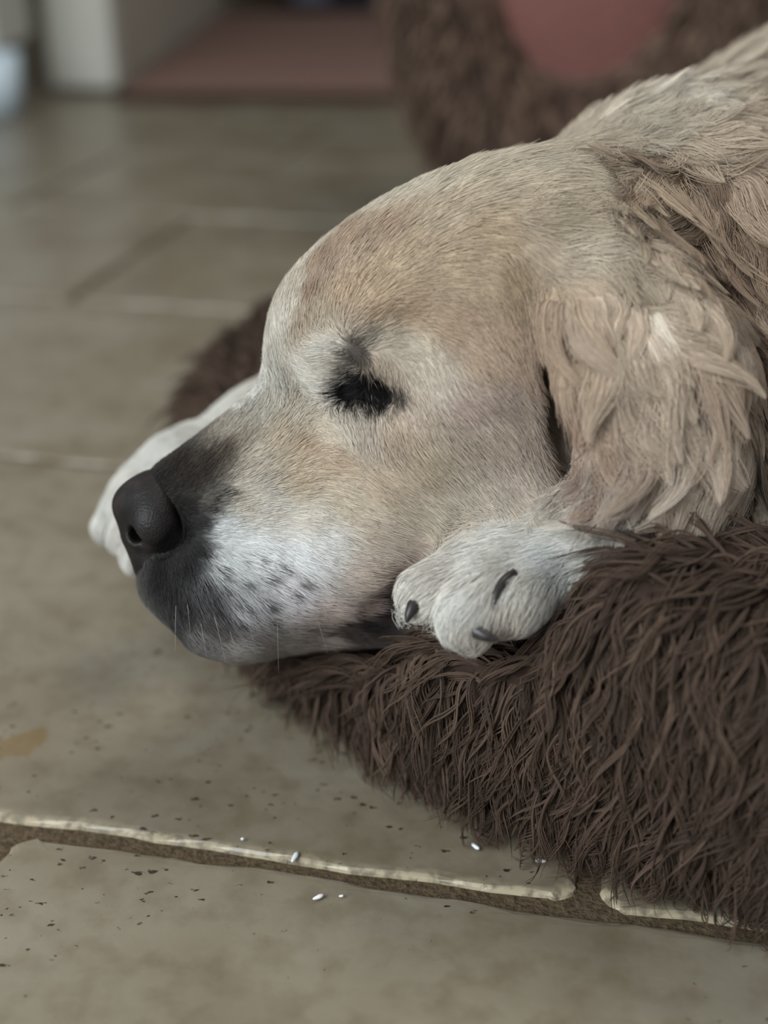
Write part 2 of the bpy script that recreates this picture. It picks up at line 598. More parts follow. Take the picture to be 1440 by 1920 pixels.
cab = empty('white_cabinet', (-0.95, 2.6, 0))
tag(cab, 'white painted cabinet end at the far left of the picture', 'cabinet')
link('body', box_mesh('body', (-1.35, 2.56, 0.12), (-0.735, 2.84, 1.1), 0.006), cab, M_WHITE)
bm = bmesh.new()
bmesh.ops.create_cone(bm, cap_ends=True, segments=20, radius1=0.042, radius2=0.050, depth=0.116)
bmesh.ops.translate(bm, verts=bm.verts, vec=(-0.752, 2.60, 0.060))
link('foot', bm_mesh('foot', bm, True), cab, plain_mat('foot_highlight_blue', (206, 224, 234), 0.35, 0, 10, 0.03))  # pale blue puts a bright bluish highlight into the foot's colour
bm = bmesh.new()
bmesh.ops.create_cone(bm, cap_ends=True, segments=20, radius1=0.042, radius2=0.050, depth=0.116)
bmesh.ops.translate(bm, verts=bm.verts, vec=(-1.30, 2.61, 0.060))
link('foot', bm_mesh('foot', bm, True), cab, bpy.data.materials['foot_highlight_blue'])

bag = empty('storage_box', (-0.05, 5.1, 0))
tag(bag, 'dark navy box standing beyond the brown rug', 'box')
link('body', box_mesh('body', (-0.36, 4.95, 0.002), (0.35, 5.4, 0.42), 0.03, 3), bag, M_NAVY)
link('clasp', box_mesh('clasp', (-0.33, 4.925, 0.03), (-0.20, 4.952, 0.16), 0.008), bag, M_BLUEGREY)

print('setting', time.time() - T0)

# ================================================================== DOG
DEG = math.pi / 180
a2 = np.array([-math.cos(22 * DEG), -math.sin(22 * DEG)])
b2 = np.array([-math.sin(22 * DEG), math.cos(22 * DEG)])
TAU = 15 * DEG
HA = RGT * a2[0] + UPV * a2[1]                    # towards the nose
B0 = RGT * b2[0] + UPV * b2[1]
HB = math.cos(TAU) * B0 - math.sin(TAU) * FWD     # up through the crown
HC = -math.cos(TAU) * FWD - math.sin(TAU) * B0    # out of the cheek that faces the camera
HO = P(720, 760, 0.605)
HAX = np.array([HA, HB, HC])


def HL(px, py, w):
    """the point seen at (px,py) that lies w metres off the head's plane of symmetry"""
    r = ray(px, py)
    t = (w - np.dot(CAM - HO, HC)) / np.dot(r, HC)
    return CAM + r * t


def mir(p):
    return p - 2 * np.dot(p - HO, HC) * HC


dog = Field((-0.19, 0.38, 0.0), (0.62, 1.38, 0.46), 0.0032)
# neck, shoulders and trunk first (wide blends)
dog.chain([(HL(1000, 640, 0), 0.066), (P(1280, 500, 0.675), 0.076), (P(1560, 430, 0.79), 0.112)], 0.05)
dog.cone(HL(1080, 790, 0.0), 0.055, P(1480, 780, 0.70), 0.105, 0.05)
dog.cone(P(1560, 470, 0.80), 0.112, (0.40, 1.08, 0.165), 0.135, 0.06)
dog.cone((0.37, 1.02, 0.17), 0.13, (0.47, 1.16, 0.15), 0.12, 0.06)
dog.cone(P(1480, 830, 0.70), 0.085, (0.34, 0.80, 0.14), 0.12, 0.05)
dog.cone((0.24, 1.12, 0.17), 0.075, (0.45, 1.15, 0.12), 0.10, 0.04)      # haunch
dog.cone(P(1260, 900, 0.62), 0.026, P(1490, 850, 0.62), 0.062, 0.04)     # chest over the bed
# skull
dog.ell(HL(800, 600, 0), HAX, (0.078, 0.056, 0.060), 0.03)
dog.ell(HL(985, 560, 0), HAX, (0.075, 0.060, 0.060), 0.03)
for s in (0, 1):
    m_ = (lambda p: p) if s == 0 else mir
    dog.cone(m_(HL(625, 655, .026)), .0175, m_(HL(770, 600, .040)), .017, 0.018)       # brow
    dog.ell(m_(HL(880, 830, .028)), HAX, (.066, .058, .032), 0.03)                      # cheek
    dog.cone(m_(HL(830, 750, .047)), .015, m_(HL(930, 700, .045)), .018, 0.025)         # cheek bone
    dog.cone(m_(HL(720, 860, .022)), .033, m_(HL(520, 940, .013)), .027, 0.025)         # side of the muzzle
    dog.cone(m_(HL(660, 1010, .022)), .034, m_(HL(430, 1100, .015)), .029, 0.02)        # hanging lip
    dog.cone(m_(HL(430, 1100, .015)), .029, m_(HL(372, 1068, .010)), .0215, 0.02)
    dog.cone(m_(HL(930, 900, .012)), .040, m_(HL(760, 1040, .012)), .030, 0.025)        # jaw
dog.cone(HL(612, 775, 0), .0250, HL(340, 928, 0), .0185, 0.02)                           # bridge
dog.cone(HL(760, 1090, 0), .030, HL(470, 1150, 0), .018, 0.02)                          # chin
dog.cone(HL(335, 1085, 0), .0165, HL(420, 1110, 0), .02, 0.012)                         # lip under the nose
# eye: socket, lid, slit
for m_ in ((lambda p: p), mir):
    dog.cone(m_(HL(668, 729, .051)), .0070, m_(HL(705, 738, .053)), .0075, 0.010, 'cut')
    dog.cone(m_(HL(706, 708, .040)), .0125, None, None, 0.006)
    dog.cone(m_(HL(690, 760, .041)), .010, None, None, 0.008)
    dog.cone(m_(HL(650, 735, .048)), .0022, m_(HL(745, 742, .056)), .0022, 0.004, 'cut')
# hollow over the lid fold, temple lobe in front of the ear
for m_ in ((lambda p: p), mir):
    dog.chain([(m_(HL(705, 618, .060)), .0035), (m_(HL(750, 618, .064)), .0055), (m_(HL(785, 650, .066)), .0035)], 0.010, 'cut')
    dog.cone(m_(HL(735, 645, .048)), .008, m_(HL(805, 735, .054)), .006, 0.010)
    dog.cone(m_(HL(955, 490, .046)), .017, m_(HL(990, 525, .055)), .013, 0.012)
    dog.ell(m_(HL(290, 990, .022)), HAX, (.0140, .0150, .0125), 0.004, 'cut')
# mouth line
dog.chain([(HL(760, 1085, .056), .004), (HL(690, 1160, .052), .0045), (HL(610, 1225, .046), .004)], 0.006, 'cut')
# ears: a folded flap that hangs from the side of the skull
def ear(m_):
    dog.chain([(m_(HL(1005, 500, .050)), .013), (m_(HL(1066, 590, .070)), .014), (m_(HL(1112, 720, .085)), .0130),
               (m_(HL(1152, 860, .083)), .012), (m_(HL(1160, 940, .076)), .009)], 0.006)
    dog.chain([(m_(HL(1120, 560, .058)), .016), (m_(HL(1190, 690, .072)), .016), (m_(HL(1220, 850, .072)), .015),
               (m_(HL(1230, 930, .068)), .010)], 0.016)
    dog.chain([(m_(HL(1220, 560, .058)), .018), (m_(HL(1300, 700, .070)), .017), (m_(HL(1310, 850, .070)), .015)], 0.016)
ear(lambda p: p)
ear(mir)
dog.chain([(HL(1030, 600, .060), .006), (HL(1050, 690, .064), .0125), (HL(1076, 780, .064), .0150), (HL(1095, 890, .062), .0125)], 0.005, 'cut')
# near foreleg and paw
dog.chain([(P(1500, 990, 0.64), .040), (P(1230, 1015, 0.590), .026), (P(1090, 1042, 0.566), .0250), (P(935, 1085, 0.556), .0245)], 0.02)
TOES = [(P(880, 1062, .551), P(795, 1115, .540), .0110), (P(925, 1085, .541), P(880, 1148, .526), .0128), (P(1000, 1090, .541), P(968, 1128, .529), .0115)]
for A_, B_, r_ in TOES:
    dog.cone(A_, r_ * 1.1, B_, r_, 0.005)
dog.cone(P(868, 1105, .522), .0025, P(835, 1150, .516), .003, 0.004, 'cut')
dog.cone(P(945, 1110, .516), .0025, P(925, 1160, .510), .003, 0.004, 'cut')
# far foreleg and paw
dog.chain([(P(1350, 600, 0.86), .085), (P(1000, 640, 0.84), .060), (P(700, 690, 0.785), .040)], 0.03)
dog.chain([(P(700, 690, 0.785), .040), (P(490, 800, 0.735), .0215), (P(335, 882, 0.715), .0185), (P(268, 940, 0.705), .0195)], 0.015)
FTOES = [(P(240, 930, .715), P(206, 988, .712), .0098), (P(258, 965, .70), P(232, 1010, .692), .0092), (P(285, 990, .69), P(256, 1044, .683), .0088)]
for A_, B_, r_ in FTOES:
    dog.cone(A_, r_ * 1.15, B_, r_, 0.003)
dog.finish()
V, Q = dog.nets()
print('dog mesh', V.shape, Q.shape, time.time() - T0)


def surf(px, py, d0=0.40, d1=1.5):
    """first point of the dog met by the sight line through each pixel"""
    px, py = np.asarray(px, float), np.asarray(py, float)
    r = FWD[None] + RGT[None] * ((px - 720) / FPX)[:, None] - UPV[None] * ((py - 960) / FPX)[:, None]
    t = np.full(len(px), d0)
    for _ in range(90):
        v = dog.sample(CAM + r * t[:, None], False)
        t = t + np.where(v > 0.0003, np.clip(v, 0.0005, 0.02) * 0.8, 0)
    return CAM + r * t[:, None], t < d1


# coat chart: where on the dog (given as the spot seen in the photo), colour, lie of the hair (degrees, 0 right, 90 down), length mm
W = (206, 206, 196)
COAT = [
 # muzzle bridge and sides
 (300, 905, (34, 31, 30), -35, 3), (350, 900, (44, 37, 32), -35, 4), (330, 875, (40, 34, 30), -35, 4), (390, 870, (56, 46, 38), -38, 4), (375, 890, (50, 43, 36), -30, 4), (420, 850, (74, 62, 50), -40, 5), (450, 835, (136, 124, 104), -40, 5),
 (425, 805, (158, 150, 132), -42, 5), (480, 770, (172, 166, 150), -45, 6), (520, 720, (190, 186, 172), -50, 6), (560, 770, (186, 176, 156), -30, 6),
 (470, 860, (186, 176, 154), -22, 6), (520, 830, (182, 164, 136), -25, 6), (570, 840, (176, 153, 122), -20, 6), (560, 900, (182, 162, 130), -8, 6),
 (620, 860, (186, 162, 130), 5, 7), (450, 940, (190, 180, 160), -8, 6), (500, 960, (196, 190, 176), -2, 6), (580, 980, (204, 196, 178), 10, 7),
 (420, 990, (196, 202, 200), 5, 6), (480, 1030, (216, 221, 220), 18, 7), (560, 1040, (216, 220, 220), 22, 7), (590, 1010, (210, 212, 208), 15, 7), (420, 1060, (186, 192, 192), 30, 7),
 (350, 1000, (26, 25, 26), 25, 3), (375, 980, (32, 31, 32), 10, 4), (370, 1030, (36, 35, 36), 40, 5), (350, 1060, (34, 33, 34), 60, 5), (320, 1110, (38, 37, 38), 70, 6), (350, 1140, (44, 43, 44), 60, 6), (385, 1110, (72, 71, 72), 60, 7), (300, 1080, (28, 27, 28), 70, 4), (350, 950, (30, 28, 28), 0, 3), (400, 940, (90, 84, 78), -5, 5), (320, 1155, (60, 58, 58), 60, 6),
 (400, 1160, (88, 85, 85), 60, 7), (460, 1130, (176, 178, 182), 45, 7), (540, 1110, (206, 204, 208), 30, 7), (470, 1190, (142, 137, 135), 40, 7), (440, 1215, (176, 172, 168), 40, 7), (520, 1232, (190, 184, 178), 20, 8),
 (540, 1200, (172, 164, 158), 25, 8), (600, 1150, (200, 182, 170), 10, 8), (600, 1205, (172, 158, 148), 5, 8), (380, 1195, (120, 117, 116), 55, 6),
 (680, 1080, (198, 178, 160), 8, 8), (680, 1140, (150, 128, 118), 0, 8), (725, 1122, (28, 25, 25), -10, 7), (700, 1150, (30, 27, 27), -10, 6), (675, 1172, (40, 36, 36), -8, 6), (645, 1192, (70, 62, 60), -5, 6),
 # under the eye, cheek
 (600, 800, (190, 176, 150), 15, 6), (640, 790, (196, 186, 166), 60, 6), (690, 800, (194, 180, 160), 80, 6), (740, 810, (186, 164, 138), 70, 6),
 (640, 930, (196, 180, 152), 18, 8), (700, 900, (194, 172, 142), 35, 8), (780, 860, (190, 170, 140), 45, 9), (700, 1000, (198, 182, 158), 20, 9),
 (800, 960, (198, 184, 158), 30, 10), (860, 900, (198, 184, 160), 45, 10), (900, 800, (192, 174, 152), 50, 10), (950, 880, (194, 176, 156), 55, 10),
 (1000, 800, (184, 164, 146), 65, 10), (1040, 880, (180, 158, 138), 70, 10), (980, 940, (190, 174, 150), 50, 11), (760, 1040, (194, 174, 154), 15, 9),
 (860, 750, (176, 152, 136), 40, 8), (930, 740, (172, 150, 134), 45, 8), (820, 720, (196, 184, 164), 60, 6), (790, 760, (188, 170, 148), 65, 6),
 # around the eye
 (610, 660, (196, 192, 178), 170, 7), (620, 720, (194, 188, 174), 175, 6), (590, 720, (196, 192, 178), 190, 6), (640, 690, (178, 168, 152), 180, 4),
 (700, 640, (176, 164, 142), -30, 5), (760, 660, (190, 178, 154), 30, 6), (790, 690, (194, 182, 160), 60, 6), (705, 680, (178, 160, 138), 80, 4), (730, 700, (176, 156, 134), 85, 4),
 (570, 620, (168, 148, 122), -85, 6), (600, 600, (178, 160, 130), -80, 6),
 # forehead, crown
 (525, 620, (196, 190, 172), -95, 7), (545, 560, (184, 172, 150), -85, 7), (575, 560, (152, 124, 98), -80, 6), (590, 500, (158, 130, 102), -75, 7), (640, 450, (168, 142, 112), -55, 7),
 (640, 560, (180, 152, 118), -65, 6), (700, 530, (182, 156, 120), -40, 7), (700, 590, (182, 154, 118), -35, 6), (760, 580, (174, 146, 110), -8, 6), (760, 480, (184, 160, 126), -30, 7),
 (600, 445, (188, 178, 156), -60, 7), (700, 385, (190, 178, 154), -40, 8), (800, 350, (186, 174, 148), -25, 9), (720, 430, (164, 138, 110), -40, 7), (800, 420, (182, 162, 132), -20, 9),
 (860, 500, (184, 160, 124), 10, 8), (840, 600, (176, 148, 114), 25, 7), (900, 660, (174, 146, 116), 45, 8), (940, 600, (172, 144, 112), 55, 8), (960, 500, (158, 134, 98), 60, 8),
 (900, 440, (178, 154, 118), 20, 10), (980, 560, (162, 136, 104), 75, 8), (1000, 640, (176, 148, 122), 80, 8), (1005, 460, (184, 164, 134), 55, 10),
 (540, 590, (194, 186, 166), -92, 7), (562, 500, (192, 182, 160), -75, 7), (580, 468, (192, 182, 160), -70, 7), (625, 425, (192, 182, 158), -55, 7), (665, 398, (192, 182, 158), -45, 8), (740, 366, (190, 180, 154), -35, 8),
 # nape and neck
 (900, 350, (188, 172, 142), -10, 13), (960, 310, (186, 172, 146), -12, 14), (1000, 400, (184, 166, 136), -4, 16), (1100, 340, (178, 162, 134), -12, 20), (1180, 260, (184, 172, 148), -25, 24),
 (1060, 470, (202, 186, 160), 10, 18), (1120, 420, (188, 168, 138), 12, 22), (1240, 200, (196, 188, 168), -35, 30), (1320, 180, (182, 166, 140), -30, 30), (1400, 140, (184, 168, 144), -28, 32),
 (1200, 340, (178, 156, 126), 140, 30), (1170, 400, (182, 160, 130), 130, 32), (1260, 340, (168, 142, 112), 115, 36), (1300, 280, (176, 154, 126), 15, 34), (1400, 280, (174, 150, 122), 10, 36),
 (1340, 380, (150, 122, 94), 70, 38), (1400, 400, (178, 152, 124), 35, 38), (1270, 420, (164, 138, 108), 130, 36), (1330, 470, (158, 130, 102), 60, 38), (1420, 500, (180, 156, 128), 50, 38),
 # ear
 (1040, 560, (172, 144, 112), 100, 14), (1080, 560, (190, 168, 136), 40, 24), (1140, 520, (194, 174, 144), 15, 28), (1090, 640, (188, 162, 130), 95, 34), (1050, 650, (164, 134, 106), 95, 9), (1070, 760, (150, 122, 100), 85, 10), (1090, 850, (156, 130, 110), 85, 10),
 (1150, 620, (194, 172, 144), 85, 38), (1220, 580, (192, 168, 138), 50, 38), (1290, 580, (178, 150, 122), 70, 40), (1110, 740, (170, 140, 114), 70, 38), (1180, 720, (194, 170, 144), 75, 40),
 (1250, 700, (206, 188, 166), 70, 40), (1320, 680, (192, 168, 142), 80, 42), (1400, 640, (178, 150, 122), 75, 42), (1120, 830, (172, 142, 118), 95, 36), (1180, 800, (196, 176, 156), 105, 38),
 (1260, 800, (186, 160, 136), 95, 40), (1340, 780, (196, 176, 150), 100, 42), (1400, 760, (198, 180, 152), 100, 42), (1160, 880, (208, 198, 182), 115, 34), (1220, 880, (206, 194, 176), 110, 34),
 (1320, 880, (204, 192, 168), 105, 36), (1420, 880, (200, 184, 156), 100, 36), (1110, 920, (192, 176, 156), 140, 26), (1200, 950, (194, 186, 174), 100, 30),
 (1300, 950, (196, 194, 188), 95, 30), (1420, 940, (186, 188, 188), 85, 30), (1420, 990, (168, 168, 168), 60, 28),
 # near paw
 (1180, 1000, W, 178, 10), (1100, 980, W, 175, 9), (1040, 970, W, 172, 8), (960, 990, W, 160, 8), (900, 1040, W, 150, 9), (850, 1060, (200, 194, 182), 140, 9), (1050, 1040, (204, 208, 204), 150, 9),
 (800, 1100, (204, 200, 188), 140, 10), (780, 1130, W, 135, 16), (880, 1110, (206, 208, 202), 115, 12), (880, 1160, (198, 190, 174), 105, 16), (840, 1150, W, 110, 16), (960, 1080, W, 110, 10), (960, 1140, (190, 180, 164), 100, 12),
 # far paw
 (480, 730, W, 155, 8), (400, 770, W, 150, 7), (300, 850, (208, 210, 202), 140, 7), (240, 890, W, 130, 7), (200, 950, W, 115, 7), (190, 1000, W, 105, 8), (250, 1040, W, 100, 8),
]
cx = np.array([c[0] for c in COAT], float); cy = np.array([c[1] for c in COAT], float)
CP, okc = surf(cx, cy)
CCOL = lin(np.array([c[2] for c in COAT]))
CCOL = CCOL * 0.68 + (CCOL @ np.array([0.3, 0.59, 0.11]))[:, None] * np.array([0.338, 0.318, 0.306])
th = np.radians([c[3] for c in COAT])
CDIR = RGT[None] * np.cos(th)[:, None] - UPV[None] * np.sin(th)[:, None]
CLEN = np.array([c[4] for c in COAT], float) * 1e-3
_, gn = dog.sample(CP)
CDIR = norm(CDIR - (CDIR * gn).sum(1, keepdims=True) * gn)
# the far side of the face wears the same coat
far = okc & (cx < 1000) & (np.arange(len(cx)) < len(cx) - 20) & (((CP - HO) @ HC) > 0.006)
MP = np.array([mir(q) for q in CP[far]])
MD = CDIR[far] - 2 * (CDIR[far] @ HC)[:, None] * HC
MC, ML = CCOL[far], CLEN[far]
# points of the chart that belong to the trunk, outside the picture
ex = [((0.40, 1.1, 0.30), (176, 152, 122), (0.6, 0.6, -0.2), 30), ((0.30, 1.0, 0.30), (170, 146, 116), (0.4, 0.8, 0), 30), ((0.30, 1.1, 0.25), (180, 160, 130), (0.3, 0.3, -0.6), 26),
      ((0.5, 0.9, 0.2), (178, 154, 124), (0.5, 0.5, -0.5), 30), ((0.24, 1.12, 0.22), (186, 166, 138), (-0.5, 0.2, -0.5), 22)]
CP = np.r_[CP[okc], [e[0] for e in ex], MP]
CCOL = np.r_[CCOL[okc], lin(np.array([e[1] for e in ex])), MC]
CDIR = np.r_[CDIR[okc], norm(np.array([e[2] for e in ex], float)), MD]
CLEN = np.r_[CLEN[okc], np.array([e[3] for e in ex]) * 1e-3, ML]
print('chart', len(CP), 'missed', [(int(x), int(y)) for x, y, o in zip(cx, cy, okc) if not o])


def chart(p, nrm=None, power=4.0):
    """colour, lie and length at points p, blended between the chart's entries"""
    cols = np.empty((len(p), 3)); dirs = np.empty((len(p), 3)); lens = np.empty(len(p))
    for i in range(0, len(p), 40000):
        q = p[i:i + 40000].astype(np.float32)
        d2 = ((q[:, None, :] - CP[None].astype(np.float32)) ** 2).sum(-1) + 1.5e-5
        w = d2 ** (-power / 2)
        w /= w.sum(1, keepdims=True)
        cols[i:i + 40000] = w @ CCOL
        dirs[i:i + 40000] = w @ CDIR
        lens[i:i + 40000] = w @ CLEN
    return cols, dirs, lens


def pix(p):
    q = p - CAM
    d = q @ FWD
    return 720 + FPX * (q @ RGT) / d, 960 - FPX * (q @ UPV) / d, d


# dark marks of the face, as spots on the skin (metres)
SP, _ = surf([690, 660, 715, 742, 668, 660, 690, 655], [727, 735, 738, 736, 665, 645, 632, 690])
EYE_SPOTS = [(SP[0], .0105, 1.0), (SP[1], .0080, 1.0), (SP[2], .0085, 1.0), (SP[3], .0055, .9), (SP[4], .0056, .85), (SP[5], .0045, .75), (SP[6], .0045, .45), (SP[7], .0048, .6)]
wx = [(452, 1048), (412, 1068), (455, 1090), (418, 1098), (500, 1080), (540, 1110), (460, 1132), (500, 1130), (440, 1160), (390, 1090), (385, 1040), (520, 1060), (440, 935), (405, 935), (425, 925), (395, 955),
      (630, 1172), (600, 1190), (560, 1180), (500, 1165), (480, 1045), (560, 1085), (440, 1120), (400, 1130)]
WP, _ = surf([q[0] for q in wx], [q[1] for q in wx])


def face_marks(p, cols, jit):
    dark = lin((26, 24, 25))
    m = np.zeros(len(p))
    nz = vnoise(p, 420, 3) * 0.18 + jit * 0.22
    for c, r, s in EYE_SPOTS:
        d = np.linalg.norm(p - c, axis=1) / r + nz
        m = np.maximum(m, s * (1 - sstep(0.65, 1.25, d)))
    for i, c in enumerate(WP):
        r = 0.0016 + 0.0012 * ((i * 37) % 10) / 10
        d = np.linalg.norm(p - c, axis=1) / r + nz * 1.5
        m = np.maximum(m, 0.8 * (1 - sstep(0.6, 1.3, d)))
    return cols * (1 - m[:, None]) + dark * m[:, None], m


def coat_noise(p, cols):
    n = vnoise(p, 60, 5) * 0.06 + vnoise(p, 180, 6) * 0.06
    return np.clip(cols * (1 + n[:, None]), 0, 1)


dogE = empty('dog', tuple(P(900, 1200, 0.62)))
tag(dogE, 'sleeping cream golden retriever resting its chin on the brown shaggy bed', 'dog')
Vc, Vd, Vl = chart(V)
Vc, _ = face_marks(V, Vc, np.zeros(len(V)))
Vc = coat_noise(V, Vc)
me = mesh_np('body', V, Q)
at = me.attributes.new('col', 'FLOAT_COLOR', 'POINT')
at.data.foreach_set('color', np.c_[Vc * 0.92, np.ones(len(V))].astype(np.float32).ravel())
body = link('body', me, dogE, M_SKIN)
print('body', time.time() - T0)


def trace_hair(root, L, K, lift, chart_steps, wave=0.0, seed=0):
    """strands that start in the skin and run along the lie of the coat, keeping over the skin"""
    n = len(root)
    _, nr = dog.sample(root)
    cols, d, _ = chart(root)
    r2 = np.random.default_rng(seed)
    jd = r2.normal(0, 0.13, (n, 3))
    if chart_steps:
        jd = jd + np.stack([vnoise(root, 70, seed + 30 + k) for k in range(3)], -1) * 0.45
    d = norm(d + jd)
    pts = np.empty((n, K, 3))
    pts[:, 0] = root - nr * 0.0008
    p = root.copy()
    step = (L / (K - 1))[:, None]
    side = norm(np.cross(nr, d))
    lf = 1 + 0.6 * vnoise(root, 95, seed + 40)
    ph = vnoise(root, 45, seed + 1) * 7 + r2.normal(0, 0.35, n)
    for k in range(1, K):
        u = k / (K - 1)
        if chart_steps and k in (2, 4, 6):
            _, dd, _ = chart(p)
            d = norm(dd + jd)
        v, g = dog.sample(p)
        t = norm(d - (d * g).sum(1, keepdims=True) * g)
        if wave:
            t = norm(t + side * (wave * np.sin(ph + u * 4.2))[:, None])
        hgt = lift * lf * L * (u ** 0.8)
        p = p + t * step
        v, g = dog.sample(p)
        p = p - g * (np.clip(v - hgt, -0.008, 0.008) * 0.9)[:, None]
        pts[:, k] = p
    return pts, cols, nr


def clump(pts, root, ncl, strength, seed):
    """draw the tips of neighbouring strands together into locks"""
    r2 = np.random.default_rng(seed)
    ci = r2.choice(len(root), min(ncl, len(root)), replace=False)
    kd = kdtree.KDTree(len(ci))
    for j, i in enumerate(ci): kd.insert(root[i], j)
    kd.balance()
    own = np.array([kd.find(r)[1] for r in root])
    c = pts[ci][own]
    K = pts.shape[1]
    u = np.linspace(0, 1, K)[None, :, None]
    s = (strength * u ** 1.15)
    return pts * (1 - s) + c * s, own


# density: the side of the coat towards the room the photo shows is thicker
vis = (norm(CAM[None] - V) * dog.sample(V)[1]).sum(1)
px_, py_, dd_ = pix(V)
inframe = ((px_ > -150) & (px_ < 1620) & (py_ > -180) & (py_ < 2000)).astype(float)
wbase = (0.25 + 0.75 * sstep(-0.35, 0.1, vis)) * (0.22 + 0.78 * inframe) * np.clip((0.62 / dd_) ** 2, 0.15, 1.6)
nose_c = HL(275, 945, 0)
nosemask = sstep(0.015, 0.020, np.linalg.norm((V - nose_c) * 1.0, axis=1))

# short coat
ws = wbase * (1 - sstep(0.016, 0.028, Vl)) * nosemask
NS = 290000
root = sample_surface(V, Q, NS, ws)
_, _, L = chart(root)
jit = rng.normal(0, 1, NS)
L = L * np.clip(1 + 0.22 * rng.normal(0, 1, NS), 0.45, 1.6)
pts, cols, nr = trace_hair(root, L, 5, 0.20, False, 0.0, 11)
pts, own = clump(pts, root, NS // 12, 0.22, 12)
cols, mk = face_marks(root, cols, jit)
cols = coat_noise(root, cols)
cols = np.clip(cols * np.clip(1 + 0.13 * rng.normal(0, 1, NS), 0.6, 1.4)[:, None], 0.004, 0.95)
rad = np.array([1.0, 0.95, 0.8, 0.55, 0.12])[None] * (0.000115 * (1 + 0.35 * sstep(0.006, 0.016, L)))[:, None]
make_curves('short_fur', pts, rad, cols, nr, M_FUR, dogE)
print('short fur', time.time() - T0)

# long coat
wl = wbase * sstep(0.012, 0.022, Vl)
NL = 150000
root = sample_surface(V, Q, NL, wl)
_, _, L = chart(root)
L = L * (1 + 0.35 * sstep(0.03, 0.04, L)) * np.clip(0.95 + 0.30 * rng.normal(0, 1, NL), 0.35, 1.6)
pts, cols, nr = trace_hair(root, L, 9, 0.26, True, 0.7, 21)
longest = sstep(0.022, 0.034, L)[:, None, None]
longest2 = sstep(0.034, 0.046, L)[:, None]
pts, own = clump(pts, root, NL // 12, 0.45, 22)
p2, own = clump(pts, root, NL // 60, 0.90, 23)
pts = pts * (1 - longest) + p2 * longest
cols = coat_noise(root, cols)
lock = np.random.default_rng(5).normal(0, 1, own.max() + 1)[own]
cols = np.clip(cols * np.clip(1 + 0.07 * longest2[:, 0] + 0.13 * lock + 0.12 * rng.normal(0, 1, NL), 0.5, 1.5)[:, None], 0.004, 0.95)
rad = np.linspace(1, 0.15, 9)[None] ** 0.7 * 0.00017 * np.ones((NL, 1))
make_curves('long_fur', pts, rad, cols, nr, M_FUR, dogE)
print('long fur', time.time() - T0)

